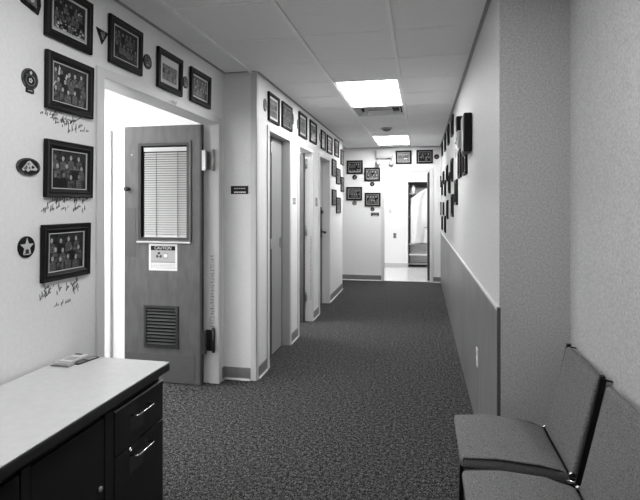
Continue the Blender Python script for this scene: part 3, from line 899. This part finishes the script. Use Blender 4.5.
plate('small white two-part plate with dark rim on the pier between corridor doors', (XC, y, z), RL, .10, .05, 'white', [(-.04, .004, .04, .02, 'grey', .002), (-.04, -.02, .04, -.004, 'grey', .002)], border='black')
y, z = on_x(316.3, 202, XC)
plate('grey switch plate on the wall between the second and third corridor doors', (XC, y, z), RL, .11, .115, 'grey', [(-.008, -.014, .008, .014, 'ivory', .006)])
y, z = on_x(477.5, 357, XW)
plate('white outlet plate low on the wood wainscot at right', (XW, y, z), RR, .07, .12, 'white', [(-.016, .012, .016, .042, 'ivory', .002), (-.016, -.042, .016, -.012, 'ivory', .002)], 'outlet', 'outlet_plate')
x, z = on_y(394.8, 235.6, YR)
plate('dark outlet on the white wall of the end room', (x, YR, z), RE, .07, .125, 'grey', [(-.016, .014, .016, .044, 'black', .002), (-.016, -.044, .016, -.014, 'black', .002)], 'outlet', 'outlet_plate')
for v, lab in ((194, 'upper pale switch on the white wall of the end room'), (211.3, 'lower pale switch on the white wall of the end room')):
    x, z = on_y(390.3, v, YR)
    plate(lab, (x, YR, z), RE, .06, .09, 'ivory', [(-.008, -.014, .008, .014, 'white', .006)])

# ------------------------------------------------------------------ wall units at the near end of the right wall
def wall_unit(name, label, cat, Y0, Y1, z0, z1, p, m, parts=()):
    t = thing(name, label, cat, (XR, (Y0 + Y1) / 2, (z0 + z1) / 2), (0, 0, RR))
    w, h = (Y1 - Y0) / 2, (z1 - z0) / 2
    mb = MB(); mb.box((-w, -p, -h), (w, 0, h), m, min(.012, p * .2), 3); mb.build('housing', t)
    for (nm, a, b, mm) in parts:
        mb = MB(); mb.box((a[0] * w, a[1] * p, a[2] * h), (b[0] * w, b[1] * p, b[2] * h), mm, .002); mb.build(nm, t)
    return t
wall_unit('wall_speaker', 'large black box mounted high on the right wall', 'wall box', 3.86, 4.12, 1.885, 2.178, .062, 'black', [('grille', (-.85, -1.05, -.88), (.85, -.98, .88), 'dark_metal')])
wall_unit('wall_monitor', 'smaller black box directly behind the large box on the right wall', 'wall box', 4.22, 4.40, 2.00, 2.216, .09, 'black', [('face_panel', (-.9, -1.03, -.9), (.9, -.98, .9), 'dark_metal')])
wall_unit('wall_alarm', 'small white unit below the black boxes on the right wall', 'alarm', 4.135, 4.205, 1.945, 2.086, .089, 'white', [('lens', (-.5, -1.06, .25), (.5, -.98, .85), 'ivory'), ('grille', (-.6, -1.03, -.75), (.6, -.98, .0), 'grey')])

# ------------------------------------------------------------------ ceiling lights, vent, detector
names = ['nearer of the two lit ceiling panels over the corridor, before the vent', 'farther lit ceiling panel near the end wall', 'lit ceiling panel overhead by the desk']
for k, (ya, yb) in enumerate(fixtures):
    t = thing('ceiling_light', 'rectangular white ' + names[k], 'light', (-.489, (ya + yb) / 2, ZC), group='recessed fluorescent ceiling panels')
    w, h = .297, (yb - ya) / 2 - .01
    mb = MB()
    for a, b in (((-w, -h), (-w + .022, h)), ((w - .022, -h), (w, h)), ((-w + .022, -h), (w - .022, -h + .022)), ((-w + .022, h - .022), (w - .022, h))):
        mb.box((a[0], a[1], -.004), (b[0], b[1], .03), 'tbar', .002)
    mb.build('frame', t)
    mb = MB(); mb.box((-w + .02, -h + .02, .004), (w - .02, h - .02, .012), 'lens_soft' if k == 2 else 'lens'); mb.build('diffuser', t)
t = thing('ceiling_vent', 'square air vent with stepped louvres beyond the nearer ceiling light', 'vent', (-.489, sum(vent_y) / 2, ZC))
mb = MB()
w = .297
for a, b in (((-w, -w), (-w + .025, w)), ((w - .025, -w), (w, w)), ((-w + .025, -w), (w - .025, -w + .025)), ((-w + .025, w - .025), (w - .025, w))):
    mb.box((a[0], a[1], -.002), (b[0], b[1], .02), 'grille')
mb.build('frame', t)
mb = MB(); mb.box((-w + .025, -w + .025, .10), (w - .025, w - .025, .105), 'black')
mb.build('duct', t)
for k, (ro, ri, zo, zi) in enumerate(((.255, .235, -.006, .045), (.165, .145, -.012, .04))):
    mb = MB()
    for s in range(4):
        a, b = s * PI / 2, (s + 1) * PI / 2
        q = lambda rr, an: (rr * math.sqrt(2) * math.cos(an + PI / 4), rr * math.sqrt(2) * math.sin(an + PI / 4))
        o1, o2, i1, i2 = q(ro, a), q(ro, b), q(ri, a), q(ri, b)
        j1, j2 = q(ri - .004, a), q(ri - .004, b)
        p1, p2 = q(ro - .004, a), q(ro - .004, b)
        mb.faces([(*o1, zo), (*o2, zo), (*i2, zi), (*i1, zi), (*p1, zo), (*p2, zo), (*j2, zi), (*j1, zi)], [(0, 1, 2, 3), (7, 6, 5, 4), (0, 4, 5, 1)], 'grille')
    mb.build('louvre_ring', t)
t = thing('ceiling_detector', 'small dark round detector on the ceiling between vent and far light', 'detector', (-.493, 7.29, ZC))
mb = MB(); mb.lathe([(.085, 0), (.085, -.012), (.07, -.018)], 'ivory', seg=24); mb.build('base', t)
mb = MB(); mb.lathe([(.062, -.018), (.058, -.032), (.03, -.046), (.012, -.050)], 'grey', seg=24); mb.build('sensor_head', t)

# ------------------------------------------------------------------ emergency light on the end wall
x0, z1 = on_y(376, 149.7, YE - .05); x1, z0 = on_y(393, 158, YE - .05)
t = thing('emergency_light', 'white emergency light box with two round lamps high on the end wall', 'light', ((x0 + x1) / 2, YE, (z0 + z1) / 2))
w, h = (x1 - x0) / 2, (z1 - z0) / 2
mb = MB(); mb.box((-w, -.09, -h), (w, 0, h), 'lamp_body', .012, 3); mb.build('housing', t)
mb = MB(); mb.box((-w + .01, -.093, -h + .02), (w - .01, -.089, -h + .035), 'grey'); mb.build('seam', t)
for u in (378.2, 391.3):
    x, z = on_y(u, 163, YE - .05)
    x -= (x0 + x1) / 2; z -= (z0 + z1) / 2
    mb = MB(); mb.tube([(x, -.045, -h), (x, -.045, z + .03)], .012, 'lamp_body', 8)
    mb.lathe([(.03, .035), (.045, .02), (.052, -.035), (.048, -.04)], 'grey', (x, -.045, z), 'y', 18); la = mb.build('lamp_head', t)
    mb = MB(); mb.lathe([(.040, -.041), (.03, -.046), (.01, -.048)], 'lamp_body', (x, -.045, z), 'y', 16); mb.build('lens', la)

# ------------------------------------------------------------------ tall white cabinet in the side room
cxr, cz1 = on_y(111, 130, 4.18)
t = thing('wall_panel', 'tall white panel against the back wall of the side room, through the doorway', 'panel', (cxr - .45, 4.199, 0))
mb = MB(); mb.box((-.45, -.026, .02), (.44, 0, cz1 - .01), 'white', .002); mb.build('board', t)
mb = MB(); mb.box((.441, -.028, .02), (.449, 0, cz1), 'ivory', .002); mb.build('edge_strip', t)

# ------------------------------------------------------------------ shelving with a white sheet in the end room niche
sx0, sx1, sya, syb = NX0 + .03, .62, YR + .09, YR + .36
t = thing('shelving_rack', 'dark metal shelving rack in the niche of the end room', 'shelf', ((sx0 + sx1) / 2, (sya + syb) / 2, .002))
W, D = (sx1 - sx0) / 2, (syb - sya) / 2
for sx in (-1, 1):
    for sy in (-1, 1):
        mb = MB(); mb.box((sx * W - .02, sy * D - .02, 0), (sx * W + .02, sy * D + .02, 1.95), 'dark_metal'); mb.build('post', t)
for z, m in ((.08, 'grey'), (.30, 'white'), (.55, 'ivory'), (1.2, 'grey'), (1.75, 'grey')):
    mb = MB(); mb.box((-W - .01, -D - .022, z - .018), (W + .01, D, z + .018), m, .004); mb.build('shelf', t)
mb = MB(); mb.box((-W, D - .03, .1), (W, D - .02, 1.9), 'white'); mb.build('back_panel', t)
mb = MB()
nx, nz = 44, 30
r = random.Random(2)
vs = []
ztl, ztr = on_y(410, 198.5, sya - .05)[1], on_y(428, 184, sya - .05)[1]
zb_ = on_y(418, 243, sya - .05)[1]
for j in range(nz + 1):
    for i in range(nx + 1):
        s, q_ = i / nx, j / nz
        x = sx0 + .035 + (sx1 - sx0 - .02) * s
        zt = ztl + (ztr - ztl) * min(1, s * 1.7)
        zlow = zb_ - .03 + .05 * min(1, s * 1.7) + .012 * math.sin(9 * s)
        z = zt + (zlow - zt) * q_
        yy = sya - .075 + -.012 + .034 * math.sin(17 * s + 3 * q_ + 1.3 * math.sin(5 * q_)) + .012 * math.sin(37 * s + 8 * q_) * q_ + .014 * math.sin(6 * q_ + 5 * s)
        vs.append((x, yy, z))
fs = [(j * (nx + 1) + i, j * (nx + 1) + i + 1, (j + 1) * (nx + 1) + i + 1, (j + 1) * (nx + 1) + i) for j in range(nz) for i in range(nx)]
mb.faces(vs, fs, 'sheet')
o = mb.build('draped_sheet')
for p in o.data.polygons: p.use_smooth = True
md = o.modifiers.new('thick', 'SOLIDIFY'); md.thickness = .004
tag(o, 'white sheet hanging in folds over the rack in the end room', 'sheet')
x, z = on_y(413.5, 189.5, sya + .05)
t = thing('bottle', 'small white bottle on the top shelf above the hanging sheet', 'bottle', (x, sya - .02 + .06, 1.7705))
mb = MB(); mb.lathe([(.04, 0), (.045, .01), (.045, .12), (.02, .15), (.018, .165)], 'white', seg=16); mb.build('body', t)
mb = MB(); mb.lathe([(.021, .165), (.021, .19), (.01, .195)], 'ivory', seg=12); mb.build('cap', t)

# ------------------------------------------------------------------ low black credenza with pale top
DX0, DX1, DY0, DY1, DZ = -1.635, -1.125, -.45, 2.082, .765
t = thing('credenza', 'long black credenza with pale laminate top against the left wall', 'desk', ((DX0 + DX1) / 2, (DY0 + DY1) / 2, 0))
ox, oy = (DX0 + DX1) / 2, (DY0 + DY1) / 2
def B(mb, x0, y0, z0, x1, y1, z1, m, bev=0.0): mb.box((x0 - ox, y0 - oy, z0), (x1 - ox, y1 - oy, z1), m, bev); return mb
top = B(MB(), DX0, DY0, DZ - .004, DX1 - .003, DY1 - .003, DZ, 'desktop', .001).build('top', t)
B(MB(), DX0, DY0, DZ - .040, DX1, DY1, DZ - .0042, 'desk_edge', .006).build('edge_band', top)
xf = DX1 - .025
mb = MB(); B(mb, DX0 + .01, DY0 + .03, .11, xf - .02, 2.06, .725, 'desk_black'); B(mb, xf - .02, 1.645, .11, xf - .002, 1.698, .70, 'desk_black', .002); B(mb, xf - .02, 1.25, .11, xf - .002, 1.285, .70, 'desk_black', .002)
B(mb, xf - .02, DY0 + .03, .70, xf - .008, 2.045, .712, 'desk_black')
mb.build('carcass', t)
B(MB(), DX0 + .05, DY0 + .08, 0, xf - .07, 1.97, .11, 'desk_black').build('plinth', t)
def handle(parent, y0, y1, z):
    mb = MB()
    P = [(xf, y0), (xf + .026, y0 + .002), (xf + .032, y0 + .008), (xf + .032, y1 - .008), (xf + .026, y1 - .002), (xf, y1)]
    mb.tube([(a - ox, b - oy, z) for a, b in P], .0038, 'chrome', 10)
    mb.build('handle', parent)
for z0, z1, zh in ((.513, .686, .632), (.13, .507, .470)):
    dr = B(MB(), xf - .018, 1.702, z0, xf, 2.064, z1, 'desk_black', .003).build('drawer', t)
    if z0 > .2: B(MB(), xf - .006, 1.704, z1 - .002, xf + .0015, 2.062, z1 + .0015, 'desk_line').build('lip', dr)
    mb = MB(); B(mb, xf - .001, 1.80, zh - .075, xf + .0012, 1.90, zh - .012, 'dark_metal', .001); mb.build('recess', dr)
    handle(dr, 1.808, 1.935, zh)
    if z0 < .2:
        mb = MB(); mb.lathe([(.009, 0), (.009, .004), (.005, .006)], 'chrome', (xf - ox, 1.80 - oy, .497), 'x', 12); mb.build('lock', dr)
for y0, y1, lk in ((1.288, 1.642, True), (.90, 1.246, False), (.5, .89, False)):
    dd = B(MB(), xf - .018, y0, .13, xf - .004, y1, .69, 'desk_black', .003).build('door', t)
    if lk:
        mb = MB(); mb.lathe([(.011, 0), (.011, .006), (.006, .010)], 'metal', (xf - .004 - ox, 1.615 - oy, .44), 'x', 12); mb.build('lock', dd)

# leaflets on the credenza
def leaflet(label, cx, cy, rz, w, l, z, marks, m='paper'):
    t = thing('leaflet', label, 'leaflet', (cx, cy, z), (0, 0, rz), 'leaflets on the credenza')
    mb = MB(); mb.box((-w / 2, -l / 2, 0), (w / 2, l / 2, .004), m, .0008)
    for a, b, c, d, mm in marks: mb.box((a * w / 2, b * l / 2, .004), (c * w / 2, d * l / 2, .0044), mm)
    mb.build('pages', t)
leaflet('grey leaflet lying at the bottom of the pile on the credenza', -1.565, 1.995, -.03, .092, .165, DZ + .001, [(-1, -1, 1, -.9, 'ink'), (-.8, -.8, .8, .2, 'paper_grey')], 'paper_grey')
leaflet('pale leaflet with dark top block lying upon the grey leaflet', -1.577, 2.008, -.02, .075, .15, DZ + .0056, [(-1, -1, 1, -.96, 'ink'), (.94, -1, 1, 1, 'ink'), (-.9, .72, .1, .96, 'ph_black'), (-.8, -.85, .8, -.6, 'paper_grey'), (-.7, -.3, .7, .3, 'paper_grey')])
leaflet('dark printed leaflet beside the pile, nearest the front of the credenza', -1.512, 2.015, -.2, .045, .12, DZ + .001, [(-.8, -.8, .8, -.2, 'ph_grey'), (-.8, .1, .8, .85, 'paper_grey')], 'ph_dark')

# ------------------------------------------------------------------ upholstered chairs (front is local -x)
def soft_slab(mb, quad_xz, y0, y1, m, side, r=.018):
    """cushion from a side outline in x-z, rounded, with boxing of another cloth on its sides"""
    n = len(quad_xz)
    i, s = mb.mi(m), mb.mi(side)
    vs, fs = mb.faces([(x, y0, z) for x, z in quad_xz] + [(x, y1, z) for x, z in quad_xz],
                      [tuple(range(n - 1, -1, -1)), tuple(range(n, 2 * n))] + [(k, (k + 1) % n, n + (k + 1) % n, n + k) for k in range(n)], m)
    fs[0].material_index = s; fs[1].material_index = s
    es = set(e for f in fs for e in f.edges)
    res = bmesh.ops.bevel(mb.bm, geom=list(es), offset=r, segments=4, profile=.5, affect='EDGES', clamp_overlap=True)
    for f in mb.bm.faces: f.smooth = True
def make_chair(label, rails=(-1, 1)):
    t = thing('side_chair', label, 'chair')
    hw = .207
    mb = MB(); soft_slab(mb, [(-.235, .438), (-.238, .488), (-.10, .496), (.06, .488), (.158, .468), (.163, .420)], -hw, hw, 'fabric', 'fabric_side', .016)
    st = mb.build('seat', t)
    for zo in (-.008, -.052):
        pts = [(-.226, -hw + .002, .49 + zo), (-.10, -hw - .001, .499 + zo), (.06, -hw - .001, .490 + zo), (.12, -hw + .001, .480 + zo), (.156, -hw + .012, .468 + zo * .9)]
        for s in (1, -1):
            mb = MB(); mb.tube([(x, s * y, z) for x, y, z in pts], .003, 'seam', 6); mb.build('piping', st)
    mb = MB(); soft_slab(mb, [(.166, .448), (.257, .840), (.288, .833), (.200, .440)], -hw + .004, hw - .004, 'fabric', 'fabric_side', .012)
    mb.build('backrest', t)
    for s in (-1, 1):
        y = s * (hw + .002)
        if s in rails:
            mb = MB()
            a, b = Vector((.186, y, .425)), Vector((.274, y, .836))
            nrm = Vector((b.z - a.z, 0, -(b.x - a.x))).normalized() * .011
            mb.prism([a - nrm, a + nrm, b + nrm, b - nrm], (0, s * .015, 0), 'black')
            sd = mb.build('back_rail', t)
            mb = MB(); mb.box((.264, y - s * .006, .838), (.280, y + s * .016, .846), 'black', .003); mb.build('cap', sd)
            mb = MB(); mb.tube([(.276, y + s * .010, .832), (.306, y + s * .012, .826)], .0035, 'black', 8); mb.build('stud', sd)
        mb = MB(); mb.lathe([(.011, -.006), (.013, .0), (.011, .010), (.004, .014)], 'chrome', (.170, y - s * .004, .458), 'y', 14)
        mb.tube([(.150, y, .440), (.176, y + s * .004, .436), (.198, y, .450)], .005, 'chrome', 8); mb.build('bracket', t)
        mb = MB(); mb.tube([(-.20, s * .19, .425), (-.195, s * .195, .40), (-.205, s * .21, .012)], .012, 'black', 10); lg = mb.build('leg', t)
        mb = MB(); mb.lathe([(.016, 0), (.016, .014), (.012, .02)], 'black', (-.205, s * .21, 0), 'z', 12); mb.build('foot', lg)
        mb = MB(); mb.tube([(.20, s * .205, .44), (.19, s * .205, .38), (.235, s * .21, .012)], .012, 'black', 10); lg = mb.build('leg', t)
        mb = MB(); mb.lathe([(.016, 0), (.016, .014), (.012, .02)], 'black', (.235, s * .21, 0), 'z', 12); mb.build('foot', lg)
        mb = MB(); mb.tube([(-.21, s * .19, .425), (.19, s * .19, .405)], .012, 'black', 8); mb.build('seat_rail', t)
    mb = MB(); mb.tube([(.175, -hw, .438), (.175, hw, .438)], .009, 'black', 8); mb.build('cross_bar', t)
    return t
ch1 = make_chair('grey upholstered chair with black frame, farther of the two at right')
ch2 = make_chair('grey upholstered chair nearest the camera, cut off by the bottom right corner', (-1,))
ch1['group'] = ch2['group'] = 'grey chairs against the right wall'
ch1.location = (.39, 2.232, 0)
ch2.location = (.387, 1.728, 0)

# ------------------------------------------------------------------ lights of the neighbouring rooms
def area(name, loc, sx, sy, power, rot=(0, 0, 0)):
    l = bpy.data.lights.new(name, 'AREA'); l.shape = 'RECTANGLE'; l.size = sx; l.size_y = sy; l.energy = power
    o = bpy.data.objects.new(name, l); C.objects.link(o); o.location = loc; o.rotation_euler = rot
    return o
area('side_room_lamp', (-3.1, 2.9, 2.66), 1.2, 2.4, 210)
area('small_room_lamp', (-2.2, 5.75, 2.6), .6, .5, 25)
area('end_room_lamp', (-.5, 10.9, 2.66), 1.6, 1.2, 27)
w = bpy.data.worlds.new('world'); bpy.context.scene.world = w
w.use_nodes = True
w.node_tree.nodes['Background'].inputs[0].default_value = (1, 1, 1, 1)
w.node_tree.nodes['Background'].inputs[1].default_value = 0.0

# ------------------------------------------------------------------ camera and view
cam = bpy.data.cameras.new('camera')
cam.sensor_width = 36; cam.lens = F / 640 * 36
cam.shift_y = -(250 - VH) / 640
cam.clip_start = .05
co = bpy.data.objects.new('camera', cam); C.objects.link(co)
co.location = (0, 0, HC); co.rotation_euler = (PI / 2, 0, YAW)
sc = bpy.context.scene
sc.camera = co
sc.view_settings.view_transform = 'Standard'
sc.view_settings.look = 'None'
sc.view_settings.gamma = 1
sc.view_settings.exposure = 1.06
sc.view_settings.use_curve_mapping = False
sc.cycles.use_denoising = True
sc.cycles.max_bounces = 10
sc.cycles.diffuse_bounces = 6
